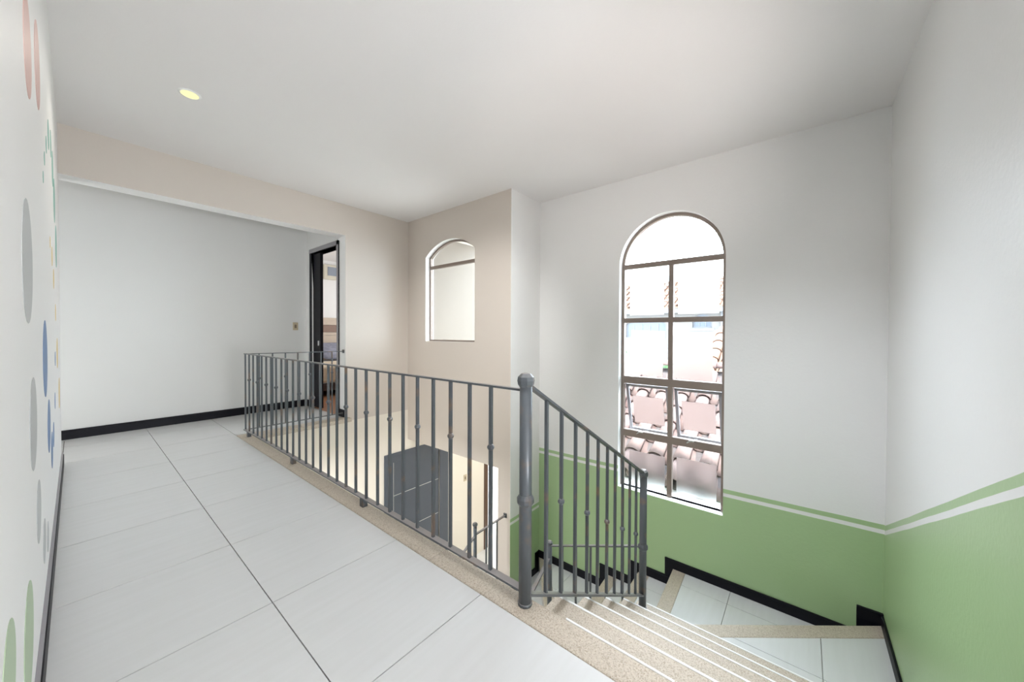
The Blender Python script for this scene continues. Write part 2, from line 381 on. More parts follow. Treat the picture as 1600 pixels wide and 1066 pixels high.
# inner wall with the small arched window and the wide opening below it
w2 = arch(3.225, 4.226, 1.005, 2.205, .19)
iw = MB().plate(0, XS, XS+.14, [(YR2, LOW), (2.82, LOW), (2.82, -.50), (YF, -.50), (YF, ZC), (YR2, ZC)], [w2], mi=0, mh=1)
struct(iw.build('wall_inner', ['beige_paint', 'trim_white']), 'beige wall with the small arched window')
# wall return and window wall
struct(MB().box(XS+.14, YR2, LOW, XW+.2, YR2+.12, ZC).box(XS, YR2-.003, LOW, XS+.14, YR2, ZC).build('wall_return', 'dado_return'), 'narrow white return wall with green dado')
w1 = arch(.556, 1.570, -.567, 1.853, .507, 32)
ww = MB().plate(0, XW, XW+.2, [(YR-.15, LOW), (YR2, LOW), (YR2, ZC), (YR-.15, ZC)], [w1], mi=0, mh=1)
struct(ww.build('wall_window', ['dado_window', 'trim_white']), 'white wall with tall arched window and green dado')
struct(MB().box(XE, YR-.15, LOW, XW, YR, ZC).build('wall_right', 'dado_right'), 'white wall at right with rising green dado')
struct(MB().box(XE, -4.2, -.3, XE+.15, YR-.15, ZC).build('wall_hall_side', 'white_paint'))
struct(MB().box(XL, -4.25, -.3, XE, -4.1, ZC).build('wall_rear', 'white_paint'))
# wall with the bedroom door (x = XD, facing the passage)
DY0, DY1, DZ = 4.875, 5.70, 2.30
dw = MB().plate(0, XD, XD+.12, [(YF+.2005, -.05), (DY0, -.05), (DY0, DZ), (DY1, DZ), (DY1, -.05), (YB, -.05), (YB, ZC), (YF+.2005, ZC)])
struct(dw.build('wall_doorway', 'passage_paint'), 'white wall around the bedroom door')
# bedroom shell
struct(MB().box(XD+.12, 8.6, -.1, 5.6, 8.75, ZC).build('wall_bedroom', 'trim_white'))
struct(MB().box(5.5, YF+.15, -.1, 5.6, 8.6, ZC).build('wall_bedroom_side', 'white_paint'))
struct(MB().box(XD, YB+.15, -.1, XD+.12, 8.75, ZC).build('wall_bedroom_left', 'white_paint'))
struct(MB().box(XD+.001, YF+.151, -.08, 5.6, 8.6, -.004).build('floor_bedroom', 'wood_floor'), 'reddish brown bedroom floor')
# lower storey shell
struct(MB().box(.9, 1.0, LOW-.1, 7.5, 8.0, LOW).build('floor_lower', 'floor_tile'), 'pale floor of the storey below')
struct(MB().box(.9, YR-.15, LOW, 1.05, YF, -.30).build('wall_lower', 'cream_paint'))
struct(MB().box(XS+.14, YR2+.12, -.42, 6.6, YF, -.28).build('ceiling_lower', 'concrete'))
struct(MB().box(6.4, YR2, LOW, 6.55, YF, -.42).box(XW+.2, YR2, LOW, 6.4, YR2+.12, -.42).build('wall_lower_side', 'cream_paint'))
lr = struct(MB().box(4.6, 6.3, LOW, 7.5, 6.45, -.4).box(4.6, YF+.15, LOW, 4.7, 6.3, -.4).box(7.4, YF+.15, LOW, 7.5, 6.3, -.4).box(4.6, YF+.15, -.42, 7.5, 6.45, -.3).build('wall_lower_room', 'trim_white'))
MB().box(4.7, 6.22, -1.95, 7.4, 6.30, -1.78).build('ledge', 'plastic_ivory', lr, label='tan ledge')

# ------------------------------------------------------------------ wall dots
dots = [('dot_grey', 1.654, 1.312, .170), ('dot_blue', 2.49, 1.005, .163), ('dot_grey', 1.795, .842, .140), ('dot_grey', 1.985, .515, .104),
        ('dot_green', 1.553, .318, .142), ('dot_green', 1.134, .470, .106), ('dot_pink', 1.75, 1.945, .140), ('dot_pink', 2.19, 2.095, .150), ('dot_pink', 1.42, 2.32, .06),
        ('dot_teal', 3.04, 2.14, .075), ('dot_teal', 2.80, 2.01, .040), ('dot_teal', 3.33, 2.19, .075), ('dot_teal', 3.55, 2.11, .105), ('dot_teal', 3.78, 1.97, .14), ('dot_teal', 4.02, 1.71, .145),
        ('dot_teal', 2.62, 1.89, .03), ('dot_teal', 2.50, 1.775, .025),
        ('dot_yellow', 3.10, 1.595, .03), ('dot_yellow', 3.33, 1.55, .055), ('dot_yellow', 3.53, 1.44, .06), ('dot_yellow', 3.79, 1.245, .055), ('dot_yellow', 4.02, .97, .105), ('dot_yellow', 4.36, .655, .115),
        ('dot_blue', 2.75, .675, .125), ('dot_blue', 3.04, .50, .095), ('dot_blue', 3.26, .54, .07), ('dot_grey', 2.53, .23, .064), ('dot_grey', 2.28, .304, .084), ('dot_blue', 3.52, .70, .05), ('dot_blue', 3.62, .95, .045)]
for mname, y, z, r in dots:
    n = 28; mb = MB()
    ring = [(y+r*math.cos(2*math.pi*i/n), z+r*math.sin(2*math.pi*i/n)) for i in range(n)]
    mb.plate(0, XL, XL+.0012, ring)
    mb.build('dot', mname, wl, label=mname.split('_')[1]+' dot')

# ------------------------------------------------------------------ baseboards
def board(parent, pts_boxes, name='board'):
    mb = MB()
    for b in pts_boxes: mb.box(*b)
    return mb.build(name, 'black_lacquer', parent, bevel=.003)
bb = struct(MB().box(-2.4, YB-.014, 0, XD-.001, YB, .085).build('baseboard_back', 'black_lacquer', bevel=.004), 'black baseboard along the passage wall')
MB().box(-2.4, YB-.020, .085, XD-.001, YB, .10).build('cap_bead', 'black_lacquer', bb, bevel=.004)
bb = struct(MB().box(XL, -4.1, 0, XL+.014, YF+.15, .09).build('baseboard_left', 'black_lacquer', bevel=.004), 'black baseboard under the dotted wall')
MB().box(XL, -4.1, .09, XL+.010, YF+.15, .102).build('cap_bead', 'sash_grey', bb)
bb = struct(MB().box(XD-.014, YB-.02, 0, XD, DY1+.075, .10).build('baseboard_doorway', 'black_lacquer', bevel=.004))
# stepped boards along the stairs (x = XW wall): tread height, y from, y nose, y end
TZ = {k: -.172*k for k in range(1, 6)}
TZ.update({6: -1.045, 7: -1.24, 8: -1.42, 9: -1.60, 10: -1.78, 11: -1.96})
for k in range(12, 17): TZ[k] = -1.96 - .178*(k-11)
bs = root('baseboard_stair'); struct(bs, 'black stepped baseboard along the stair below the tall window')
seq = [(6, YR, YR+.01, YR+.145), (7, YR, .985, 1.062), (8, .985, 1.335, 1.425), (9, 1.335, 1.68, 1.775), (10, 1.68, YR2, YR2)]
for k, y0, yn, y1 in seq:
    z = TZ[k]
    mb = MB().box(XW-.014, y0, z, XW, y1, z+.085)
    if k < 10: mb.box(XW-.0135, yn, TZ[k+1], XW, y1, z+.08)
    o = mb.build('board', 'black_lacquer', bs, bevel=.003)
    MB().box(XW-.020, y0, z+.078, XW, y1, z+.092).build('cap_bead', 'black_lacquer', o, bevel=.004)
br = root('baseboard_return'); struct(br, 'black stepped baseboard on the narrow return wall')
board(br, [(3.70, YR2-.015, TZ[10], XW-.014, YR2-.003, TZ[10]+.09), (3.70, YR2-.015, TZ[11], 3.775, YR2-.003, TZ[10]+.085)])
board(br, [(XS+.02, YR2-.015, TZ[11], 3.70, YR2-.003, TZ[11]+.085)])
bg_ = root('baseboard_right'); struct(bg_, 'black stepped baseboard along the right wall')
board(bg_, [(2.66, YR, TZ[6], XW-.014, YR+.014, TZ[6]+.08)])
for k in range(1, 6):
    x0 = XE+.286*(k-1); board(bg_, [(x0+.06, YR, TZ[k], x0+.35, YR+.014, TZ[k]+.08), (x0+.286, YR, TZ[k]-.1, x0+.35, YR+.0135, TZ[k]+.07)])
# small base block at the end of the far wall beside the passage railing
board(bb, [(JX-.016, YF+.03, .001, JX-.001, YF+.168, .10)], 'end_block')

# ------------------------------------------------------------------ staircase
st = root('staircase', (XE, .2, 0), 'terrazzo edged winding staircase of white tile treads descending beside green walls', 'staircase')
def rel(o): return o
NW = .115
def nose_clip(poly, p, q, wd):
    """split a convex tread polygon by a line parallel to its front edge p->q, wd behind it; returns (nosing, rest)"""
    d = Vector((q[0]-p[0], q[1]-p[1])).normalized(); n = Vector((-d.y, d.x))
    c = n.dot(Vector(p)); cen = sum((n.dot(Vector(v)) for v in poly))/len(poly)
    s = 1 if cen > c else -1
    nose = clip(poly, -s*n.x, -s*n.y, -s*(c+s*wd)); rest = clip(poly, s*n.x, s*n.y, s*(c+s*(wd+.0015)))
    return nose, rest
def step(poly, p, q, z, joints=(), depth=.30, strip=False):
    body = MB().prism(poly, z-depth, z-.014).build('step', 'concrete', st)
    nose, rest = nose_clip(poly, p, q, NW)
    MB().prism(nose, z-.045, z+.001).build('nosing', 'terrazzo', body, bevel=.008)
    d = Vector((p[0]-q[0], p[1]-q[1], 0)).normalized()
    if strip: MB().bar((p[0]+.0015, p[1]+.004, z-.004), (q[0]+.0015, q[1]-.002, z-.004), .010, .012).build('edge_strip', 'trim_white', body, label='white edge strip')
    polys = [rest]
    for ax, v in joints: polys = split(polys, ax, v)
    for t in polys:
        if len(t) > 2: MB().prism(t, z-.014, z).build('tile', 'floor_tile', body)
    return body
for k in range(1, 6):
    x0 = XE+.286*(k-1)+.001; x1 = XE+.286*k
    step(rect(x0, YR+.001, x1, PIV[1]), (x1, YR), (x1, PIV[1]), TZ[k], joints=((1, .18),), strip=True)
CR = (XW-.001, YR+.001); CR2 = (XW-.001, YR2-.004)
step([(PIV[0]+.001, YR+.001), CR, PIV], CR, PIV, TZ[6], joints=((0, 2.952), (1, -.124)))
step([CR, (XW-.001, .985), PIV], (XW, .985), PIV, TZ[7], joints=((0, 3.585), (1, .486)))
step([(2.64, .986), (XW-.001, .986), (XW-.001, 1.335), (2.64, 1.30)], (XW, 1.335), (2.64, 1.30), TZ[8], joints=((0, 3.585), (0, 3.0)))
step([(2.64, 1.301), (XW-.001, 1.336), (XW-.001, 1.68), (2.64, 1.62)], (XW, 1.68), (2.64, 1.62), TZ[9], joints=((0, 3.585), (0, 3.0)))
step([PIV2, (2.64, 1.621), (XW-.001, 1.681), CR2], CR2, PIV2, TZ[10], joints=((1, 2.13), (0, 3.42)))
step([PIV2, CR2, (2.64, YR2-.004)], (2.64, YR2), PIV2, TZ[11], joints=((0, 3.1),))
for k in range(12, 17):
    x1 = 2.64-.286*(k-12)-.001; x0 = 2.64-.286*(k-11)
    step(rect(x0, PIV2[1], x1, YR2-.004), (x0, PIV2[1]), (x0, YR2), TZ[k], depth=.25)

# ------------------------------------------------------------------ railings
RX, RY = 1.168, 4.71
def knuckle_mesh(r=.0165):
    return MB().lathe((0, 0, 0), [(.007, -.016), (.0125, -.010), (r, -.003), (r, .003), (.0125, .010), (.007, .016)], 8, smooth=False).mesh('knuckle', 'iron')
KN = knuckle_mesh()
def baluster(parent, x, y, z0, z1, zk=None, wd=.014):
    b = MB().box(x-wd/2, y-wd/2, z0, x+wd/2, y+wd/2, z1).build('baluster', 'iron', parent)
    if zk is not None:
        k = bpy.data.objects.new('knuckle', KN); COL.objects.link(k); k.parent = b; k.location = (x, y, zk)
    return b
def newel(parent, x, y, z0, z1, zr, r=.027, ball=.036, cap=None):
    n = MB().lathe((x, y, 0), [(r, z0), (r*.95, z1)], 12).build('newel_post', 'iron', parent)
    MB().lathe((x, y, zr), [(r, -.022), (r*1.32, -.008), (r*1.32, .008), (r, .022)], 12, smooth=False).build('collar', 'iron', n)
    b = ball
    MB().lathe((x, y, z1+b*.62), [(r*.8, -b*.95), (b*.93, -b*.42), (b, 0), (b*.93, b*.42), (b*.55, b*.8), (b*.15, b*.9)], 8, smooth=False).build('finial', 'iron', n)
    MB().lathe((x, y, z0), [(r*1.12, 0), (r*1.12, .012)], 12).build('foot', 'iron', n)
    return n
lrz = root('landing_railing', (RX, 2.8, 0), 'long dark wrought iron railing along the terrazzo edge, turning at the passage', 'railing')
ZT, ZB = .887, .057
MB().bar((RX, .885, ZT), (RX, RY+.012, ZT), .024, .009).build('top_rail', 'iron', lrz)
MB().bar((RX, .885, ZB), (RX, RY+.012, ZB), .034, .009).build('bottom_rail', 'iron', lrz)
MB().bar((RX, RY, ZT-.002), (JX-.004, RY, ZT-.012), .022, .009).build('top_rail', 'iron', lrz)
MB().bar((RX, RY, ZB), (JX-.004, RY, ZB), .024, .009).build('bottom_rail', 'iron', lrz)
for i in range(28):
    y = RY - .1347*i if i else RY
    baluster(lrz, RX, y, ZB, ZT, .612 if i % 2 else None)
for i, x in enumerate([1.295, 1.426, 1.557, 1.69, 1.823, 1.957, 2.092]):
    baluster(lrz, x, RY, ZB, ZT-.005, .606 if i % 2 == 0 else None, .013)
for y in (4.592, 3.36, 2.185):
    MB().box(RX-.016, y-.02, .001, RX+.016, y+.02, ZB).build('foot', 'iron', lrz)
for z in (ZT-.012, ZB):
    MB().box(JX-.014, RY-.018, z-.022, JX-.001, RY+.018, z+.022).build('wall_bracket', 'iron', lrz)
newel(lrz, RX, .878, .001, .905, .434)

NX, NY = 2.585, .878
sr = root('stair_railing', (1.9, NY, -.5), 'sloping wrought iron railing down the upper stair flight between two knobbed posts', 'railing')
def zt(x): return .882-.566*(x-1.226)
def zb(x): return .022-.575*(x-1.205)
MB().bar((RX+.024, NY, zt(RX+.024)), (NX, NY, zt(NX)), .03, .011).build('top_rail', 'iron', sr)
MB().bar((RX+.024, NY, zb(RX+.024)), (NX, NY, zb(NX)), .034, .010).build('bottom_rail', 'iron', sr)
for i, x in enumerate([1.322, 1.450, 1.585, 1.715, 1.842, 1.966, 2.080, 2.199, 2.322, 2.439]):
    baluster(sr, x, NY, zb(x), zt(x), [.325, .168, .017, -.124, -.262][i//2] if i % 2 else None)
newel(sr, NX, NY, TZ[5]+.001, .095, -.42, r=.026, ball=.033)

N2X, N2Y = 2.70, 1.752
wr = root('winder_railing', (2.66, 1.3, -1.4), 'short wrought iron railing beside the turning steps below the window', 'railing')
MB().bar((2.612, .90, -.435), (N2X, N2Y, -.80), .03, .010).build('top_rail', 'iron', wr)
MB().bar((2.612, .90, -1.07), (N2X, N2Y, -1.49), .026, .009).build('bottom_rail', 'iron', wr)
for i in range(5):
    t = (i+1)/6; x = 2.612+t*(N2X-2.612); y = .90+t*(N2Y-.90); z0 = -1.07-.42*t; z1 = -.435-.365*t
    baluster(wr, x, y, z0, z1, z0+.13 if i % 2 == 0 else None)
newel(wr, N2X, N2Y, TZ[10]+.002, -.795, -1.40, r=.022, ball=.028)
MB().bar((N2X, N2Y, -.90), (1.75, 1.76, -1.50), .03, .012).build('lower_rail', 'iron', wr)

r3 = root('lower_railing', (2.7, 2.70, -1.8), 'lowest wrought iron handrail fixed to the end of the beige wall', 'railing')
MB().bar((XS-.012, 2.70, -1.03), (2.70, 2.70, -1.03-.012), .026, .010).build('top_rail', 'iron', r3)
MB().bar((2.70, 2.70, -1.05), (1.5, 2.70, -1.78), .026, .010).build('sloping_rail', 'iron', r3)
MB().box(XS-.014, 2.68, -1.055, XS, 2.72, -1.005).build('wall_bracket', 'iron', r3)
newel(r3, 2.695, 2.70, -2.28, -.95, -1.62, r=.021, ball=.028)
for i, x in enumerate((3.05, 2.87, 2.52, 2.34, 2.16, 1.98)):
    z1 = -1.035 if x > 2.7 else -1.05-.608*(2.70-x)
    baluster(r3, x, 2.70, z1-.85, z1, None)
MB().bar((XS-.002, 2.70, -1.88), (2.70, 2.70, -1.885), .026, .009).build('bottom_rail', 'iron', r3)
MB().bar((2.70, 2.70, -1.90), (1.5, 2.70, -2.63), .026, .009).build('bottom_rail', 'iron', r3)

# ------------------------------------------------------------------ window 1 (tall, arched)
XF0, XF1 = 3.865, 3.915
win = struct(MB().plate(0, XF0, XF1, arch(.556, 1.570, -.567, 1.853, .507, 32), [arch(.586, 1.540, -.600, 1.853, .477, 32)]).build('window_1', 'bronze_frame'), 'tall arched window with bronze metal frame and frosted films')
MB().box(XF0, .58, 1.835, XF1, 1.545, 1.885).build('transom', 'bronze_frame', win, bevel=.003)
MB().box(XF0, .58, 1.243, XF1, 1.545, 1.295).build('transom', 'bronze_frame', win, bevel=.003)
MB().box(XF0-.008, .58, .575, XF1, 1.545, .655).build('transom', 'bronze_frame', win, bevel=.003)
MB().box(XF0-.008, .58, -.01, XF1, 1.545, .065).build('transom', 'bronze_frame', win, bevel=.003)
MY = 1.052
for z0, z1 in ((1.295, 1.835), (.655, 1.243), (.065, .575), (-.60, -.01)):
    MB().box(XF0, MY-.024, z0, XF1, MY+.024, z1).build('mullion', 'bronze_frame', win, bevel=.003)
gl = arch(.590, 1.536, 1.887, 1.887, .440, 24)
MB().plate(0, 3.888, 3.893, gl).build('pane', 'glass', win)
def film(parent, pts, x=3.880):
    MB().plate(0, x, x+.004, pts).build('film', 'film', parent, label='frosted film')
def pane(y0, y1, z0, z1, fpts):
    p = MB().box(3.888, y0, z0, 3.893, y1, z1).build('pane', 'glass', win)
    if fpts: film(p, fpts)
pane(MY+.026, 1.538, 1.297, 1.833, rect(1.125, 1.325, 1.483, 1.822))
pane(.588, MY-.026, 1.297, 1.833, rect(.618, 1.325, .985, 1.815))
pane(MY+.026, 1.538, .657, 1.241, [(1.135, .665), (1.50, .690), (1.468, 1.165), (1.105, 1.15)])
pane(.588, MY-.026, .657, 1.241, [(.665, .660), (1.026, .668), (1.024, 1.105), (.672, 1.12)])
pane(MY+.026, 1.538, -.598, -.012, rect(1.10, -.535, 1.475, -.165))
pane(.588, MY-.026, -.598, -.012, rect(.625, -.50, .985, -.14))
# awning sashes hinged at the top, pushed out at the bottom
def sash(y0, y1):
    zt_, zb_ = .565, .005; a = math.radians(15)
    h = zt_-zb_; b = .03
    def P(x, y, z):       # local: hinge line at z = 0, hanging down
        return (3.905 + x*math.cos(a) + (-z)*math.sin(a), y, zt_ + z*math.cos(a) + x*math.sin(a))
    def bx(mb, x0, ya, za, x1, yb, zb2):
        c = [(x0,ya,za),(x1,ya,za),(x1,yb,za),(x0,yb,za),(x0,ya,zb2),(x1,ya,zb2),(x1,yb,zb2),(x0,yb,zb2)]
        return mb.add([P(*v) for v in c], [(0,3,2,1),(4,5,6,7),(0,1,5,4),(1,2,6,5),(2,3,7,6),(3,0,4,7)])
    mb = MB(); bx(mb, 0, y0, -b, .025, y1, 0); bx(mb, 0, y0, -h, .025, y1, -h+b); bx(mb, 0, y0, -h+b, .025, y0+b, -b); bx(mb, 0, y1-b, -h+b, .025, y1, -b)
    s = mb.build('awning_sash', 'sash_grey', win)
    bx(MB(), .010, y0+b, -h+b, .014, y1-b, -b).build('pane', 'glass', s)
    bx(MB(), .005, y0+b+.035, -h+b+.07, .009, y1-b-.035, -b-.11).build('film', 'film', s, label='frosted film')
    ym = (y0+y1)/2+.01
    q = P(.0, ym, -h+.012)
    MB().bar((3.885, ym+.02, .066), q, .012, .006).build('stay_arm', 'chrome', s, label='metal stay arm')
    MB().box(3.850, ym+.0, .052, 3.872, ym+.05, .066).bar((3.857, ym+.04, .06), (3.845, ym+.07, .035), .012).build('latch', 'chrome', s, label='bright metal latch')
sash(MY+.028, 1.536); sash(.590, MY-.028)

# ------------------------------------------------------------------ window 2 (small, arched)
win2 = struct(MB().plate(0, 3.272, 3.312, w2, [arch(3.250, 4.201, 1.028, 2.20, .172)]).build('window_2', 'bronze_frame'), 'small arched window in the beige wall looking onto a cream wall')
MB().box(3.272, 3.245, 2.045, 3.312, 4.205, 2.088).build('transom', 'bronze_frame', win2, bevel=.003)
MB().box(3.290, 3.252, 1.030, 3.294, 4.199, 2.044).build('pane', 'glass', win2)
MB().plate(0, 3.290, 3.294, arch(3.252, 4.199, 2.089, 2.2, .17)).build('pane', 'glass', win2)

# ------------------------------------------------------------------ door 1 (bedroom) and door 2 (entrance below)
d1 = struct(MB().box(XD-.012, DY1, 0, XD+.13, DY1+.06, DZ+.06).box(XD-.012, DY0-.045, 0, XD+.13, DY0, DZ+.06).box(XD-.012, DY0, DZ, XD+.13, DY1, DZ+.06).build('door_1', 'black_lacquer', bevel=.003), 'black bedroom doorway with the door leaf slid aside')
MB().box(XD+.02, DY1-.24, 0.01, XD+.062, DY1-.001, DZ-.01).build('door_leaf', 'black_lacquer', d1, bevel=.003)
MB().box(XD-.016, DY0-.047, 0, XD-.012, DY0-.002, DZ+.062).build('casing', 'sash_grey', d1, label='dark grey casing')
MB().box(XD-.016, DY0-.047, DZ+.004, XD-.012, DY1+.06, DZ+.062).build('casing', 'sash_grey', d1, label='dark grey casing')
MB().box(XD+.012, DY1-.21, .93, XD+.0195, DY1-.17, 1.0).build('lock_plate', 'chrome', d1, label='small metal lock plate')

d2 = struct(MB().box(2.80, YF-.02, LOW, 2.86, YF+.10, -.655).box(2.86, YF-.02, -.70, 3.995, YF+.10, -.655).build('door_2', 'slate_door', bevel=.004), 'dark slate entrance door on the floor below with silver inlays')
leaf = MB().box(2.865, YF+.005, LOW+.01, 3.795, YF+.05, -.705).build('door_leaf', 'slate_door', d2, bevel=.003)
MB().box(2.835, YF+.055, LOW, 3.825, YF+.09, -.665).build('door_core', 'black_lacquer', d2)
MB().box(2.953, YF+.001, LOW+.06, 2.959, YF+.005, -.80).build('inlay', 'silver_inlay', leaf)
for z in (-1.295, -1.86, -2.42):
    MB().box(2.959, YF+.001, z-.004, 3.79, YF+.005, z+.004).build('inlay', 'silver_inlay', leaf)
MB().box(3.815, YF-.012, LOW, 3.995, YF+.0, -.705).box(3.797, YF+.02, LOW, 3.8149, YF+.05, -.705).build('side_panel', 'slate_door', d2, bevel=.003)
d3 = struct(MB().box(4.885, YF-.015, LOW, 4.985, YF+.15, -.56).build('door_3', 'brown_frame', bevel=.004), 'dark brown door post beside the bright lower room')
def wall_switch(x, y, z, horiz, label):
    s = root('light_switch', (x, y, z), label, 'switch')
    MB().box(x-.036, y-.008, z-.058, x+.036, y, z+.058).build('plate', 'plastic_ivory', s, bevel=.004)
    MB().box(x-.014, y-.012, z-.026, x+.014, y-.006, z+.026).build('rocker', 'plastic_dark', s, bevel=.003)
wall_switch(2.085, YB, 1.214, 0, 'small tan light switch plate on the passage end wall')
wall_switch(4.395, YF, -1.47, 0, 'pale light switch on the cream wall beside the slate entrance door')

# ------------------------------------------------------------------ recessed light
dl = root('recessed_light', (.52, 3.365, ZC), 'small round recessed downlight glowing yellow in the ceiling', 'light')
MB().lathe((.52, 3.365, ZC), [(.052, -.006), (.062, -.004), (.064, 0)], 24).build('rim', 'trim_white', dl)
MB().lathe((.52, 3.365, ZC-.0065), [(.05, -.0012), (.05, 0)], 24).build('bulb', 'lamp_glow', dl, label='glowing yellow lamp face')

# ------------------------------------------------------------------ bedroom furniture
bd = root('bed', (3.4, 7.4, 0), 'bed with striped wooden headboard seen through the black doorway', 'bed')
hb = MB().box(2.5, 8.52, .3, 4.8, 8.595, .35).build('headboard', 'headboard_pale', bd)
zz = [.35, .62, .85, 1.06, 1.13, 1.30, 1.47]; mm = ['headboard_pale', 'headboard_brown', 'headboard_pale', 'headboard_pale', 'headboard_brown', 'headboard_pale']
for a, b, m_ in zip(zz, zz[1:], mm):
    MB().box(2.5, 8.52, a+.003, 4.8, 8.59, b-.003).build('plank', m_, hb)
MB().box(2.42, 6.45, .10, 4.75, 8.5, .22).build('base', 'bed_base', bd, bevel=.01)
for x in (2.5, 4.65):
    for y in (6.52, 8.4): MB().box(x-.03, y-.03, -.004, x+.03, y+.03, .10).build('leg', 'bed_base', bd)
MB().box(2.45, 6.48, .22, 4.72, 8.5, .50).build('mattress', 'mattress_white', bd, bevel=.04)
MB().box(2.43, 6.46, .24, 4.74, 7.7, .525).build('quilt', 'quilt', bd, bevel=.04)
def pillow(x, y, z, label):
    n, m = 14, 10; mb = MB(); vs_ = []
    for s in (1, -1):
        for j in range(m+1):
            for i in range(n+1):
                u = 2*i/n-1; v = 2*j/m-1; t = (max(0, (1-u**4))*max(0, (1-v**4)))**.5
                vs_.append((x+u*.36*(1-.06*v*v), y+v*.24, z+s*.10*t + .22*v*.6))
    N = (n+1)*(m+1); fs = []
    for s in (0, 1):
        for j in range(m):
            for i in range(n):
                q = [s*N+j*(n+1)+i, s*N+j*(n+1)+i+1, s*N+(j+1)*(n+1)+i+1, s*N+(j+1)*(n+1)+i]; fs.append(q if s == 0 else q[::-1])
    mb.add(vs_, fs, 0, True)
    o = mb.build('pillow', 'pillow_fabric'); tag(o, label, 'pillow')
    return o
pillow(3.72, 8.22, .71, 'grey patterned pillow propped against the striped headboard')
ac = root('wall_air_conditioner', (3.85, 8.6, 2.5), 'grey air unit in a cream surround high on the bedroom wall', 'air conditioner')
MB().box(3.62, 8.54, 2.36, 4.30, 8.60, 2.70).build('housing', 'ac_cream', ac, bevel=.01)
MB().box(3.70, 8.53, 2.45, 4.22, 8.545, 2.65).build('grille', 'grille_grey', ac)

# ------------------------------------------------------------------ outside: near tiled roof below the window
nr = root('tile_roof', (5.5, 1.5, -.1), 'pink clay barrel tile roof just below the tall window', 'roof')
EX, EZ, SL = 4.42, -.62, .46
ca = 1/math.sqrt(1+SL*SL)
def roofz(x): return EZ + SL*(x-EX)
MB().add([(EX, -1.2, EZ-.06), (6.95, -1.2, roofz(6.95)-.06), (6.95, 2.61, roofz(6.95)-.06), (EX, 2.61, EZ-.06), (EX, -1.2, EZ-.20), (6.95, -1.2, EZ-.2), (6.95, 2.61, EZ-.2), (EX, 2.61, EZ-.20)],
         [(0,1,2,3),(7,6,5,4),(0,4,5,1),(1,5,6,2),(2,6,7,3),(3,7,4,0)]).build('deck', 'clay_grey', nr)
def barrel(R0, R1, L, up=True, th=.014, n=7):
    """half-round clay tile running along +x (uphill), wide end at x=0"""
    vs_ = []; fs = []
    for x, R in ((0, R0), (L, R1)):
        for rr in (R, R-th):
            for i in range(n+1):
                t = math.pi*i/n; vs_.append((x, rr*math.cos(t), rr*math.sin(t)*(1 if up else -1)*.85))
    m = n+1
    for i in range(n):
        fs += [(i, i+1, 2*m+i+1, 2*m+i), (m+i+1, m+i, 3*m+i, 3*m+i+1), (i+1, i, m+i, m+i+1), (2*m+i, 2*m+i+1, 3*m+i+1, 3*m+i)]
    fs += [(0, 2*m, 3*m, m), (n, m+n, 3*m+n, 2*m+n)]
    return MB().add(vs_, fs, 0, True)
COV = barrel(.105, .080, .44).mesh('barrel_tile', 'clay_near'); PAN = barrel(.105, .12, .44, up=False).mesh('pan_tile', 'clay_near')
pitch = .30; rowl = .36; ang = math.atan(SL)
for r_ in range(7):
    for c in range(12):
        y = -.95 + pitch*c; x = EX - .06 + rowl*ca*r_; z = roofz(x) + .035
        o = link_mesh('barrel_tile', COV, nr, (x-5.5+random.uniform(-.008, .008), y-1.5, z+.1), (0, -ang+.03, random.uniform(-.02, .02)))
        o = link_mesh('pan_tile', PAN, nr, (x-5.5, y+pitch/2-1.5, z+.1), (0, -ang+.03, 0))
RG = MB()
RID = barrel(.12, .10, .42).mesh('ridge_tile', 'clay_near')
for c in range(9):
    link_mesh('ridge_tile', RID, nr, (6.90-5.5, -1.1+.37*c-1.5, roofz(6.9)+.13), (0, 0, math.pi/2))
lg = struct(MB().box(XW+.2, -1.2, -1.0, EX-.002, 2.61, -.705).build('trim_1', 'trim_white'), 'white gutter ledge between window and tiled roof')
struct(MB().box(-3, -12, -3.4, 40, 40, -3.15).build('ground', 'paving'), 'pale paved ground outside')
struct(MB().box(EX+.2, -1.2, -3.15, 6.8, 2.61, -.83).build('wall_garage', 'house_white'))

# second tiled roof to the right, farther away
def far_roof(name, x0, z0, x1, z1, y0, y1, label, wall_to=-3.15, px=.34):
    rt = root(name, ((x0+x1)/2, (y0+y1)/2, z0), label, 'roof')
    MB().add([(x0, y0, z0), (x1, y0, z1), (x1, y1, z1), (x0, y1, z0), (x0, y0, z0-.12), (x1, y0, z1-.12), (x1, y1, z1-.12), (x0, y1, z0-.12)],
             [(0,1,2,3),(7,6,5,4),(0,4,5,1),(1,5,6,2),(2,6,7,3),(3,7,4,0)]).build('deck', 'clay_far', rt)
    L = math.hypot(x1-x0, z1-z0); a = math.atan2(z1-z0, x1-x0)
    rows = max(3, int(L/.42)); me = barrel(.15, .13, L/rows+.05, n=5).mesh('barrel_tile', 'clay_far')
    nc = int((y1-y0)/px)
    if nc*rows <= 200:
        for r_ in range(rows):
            for c in range(nc):
                t = r_/rows
                link_mesh('barrel_tile', me, rt, (x0+(x1-x0)*t-(x0+x1)/2, y0+px*(c+.5)-(y0+y1)/2, (z1-z0)*t+.02), (0, -a+.03, 0))
    return rt
r2 = far_roof('tile_roof', 9.2, .05, 11.6, 1.25, .2, 1.95, 'orange tiled roof at the right edge of the tall window view')
struct(MB().box(9.5, .3, -3.15, 11.4, 1.85, .0).build('wall_outbuilding', 'house_white'))

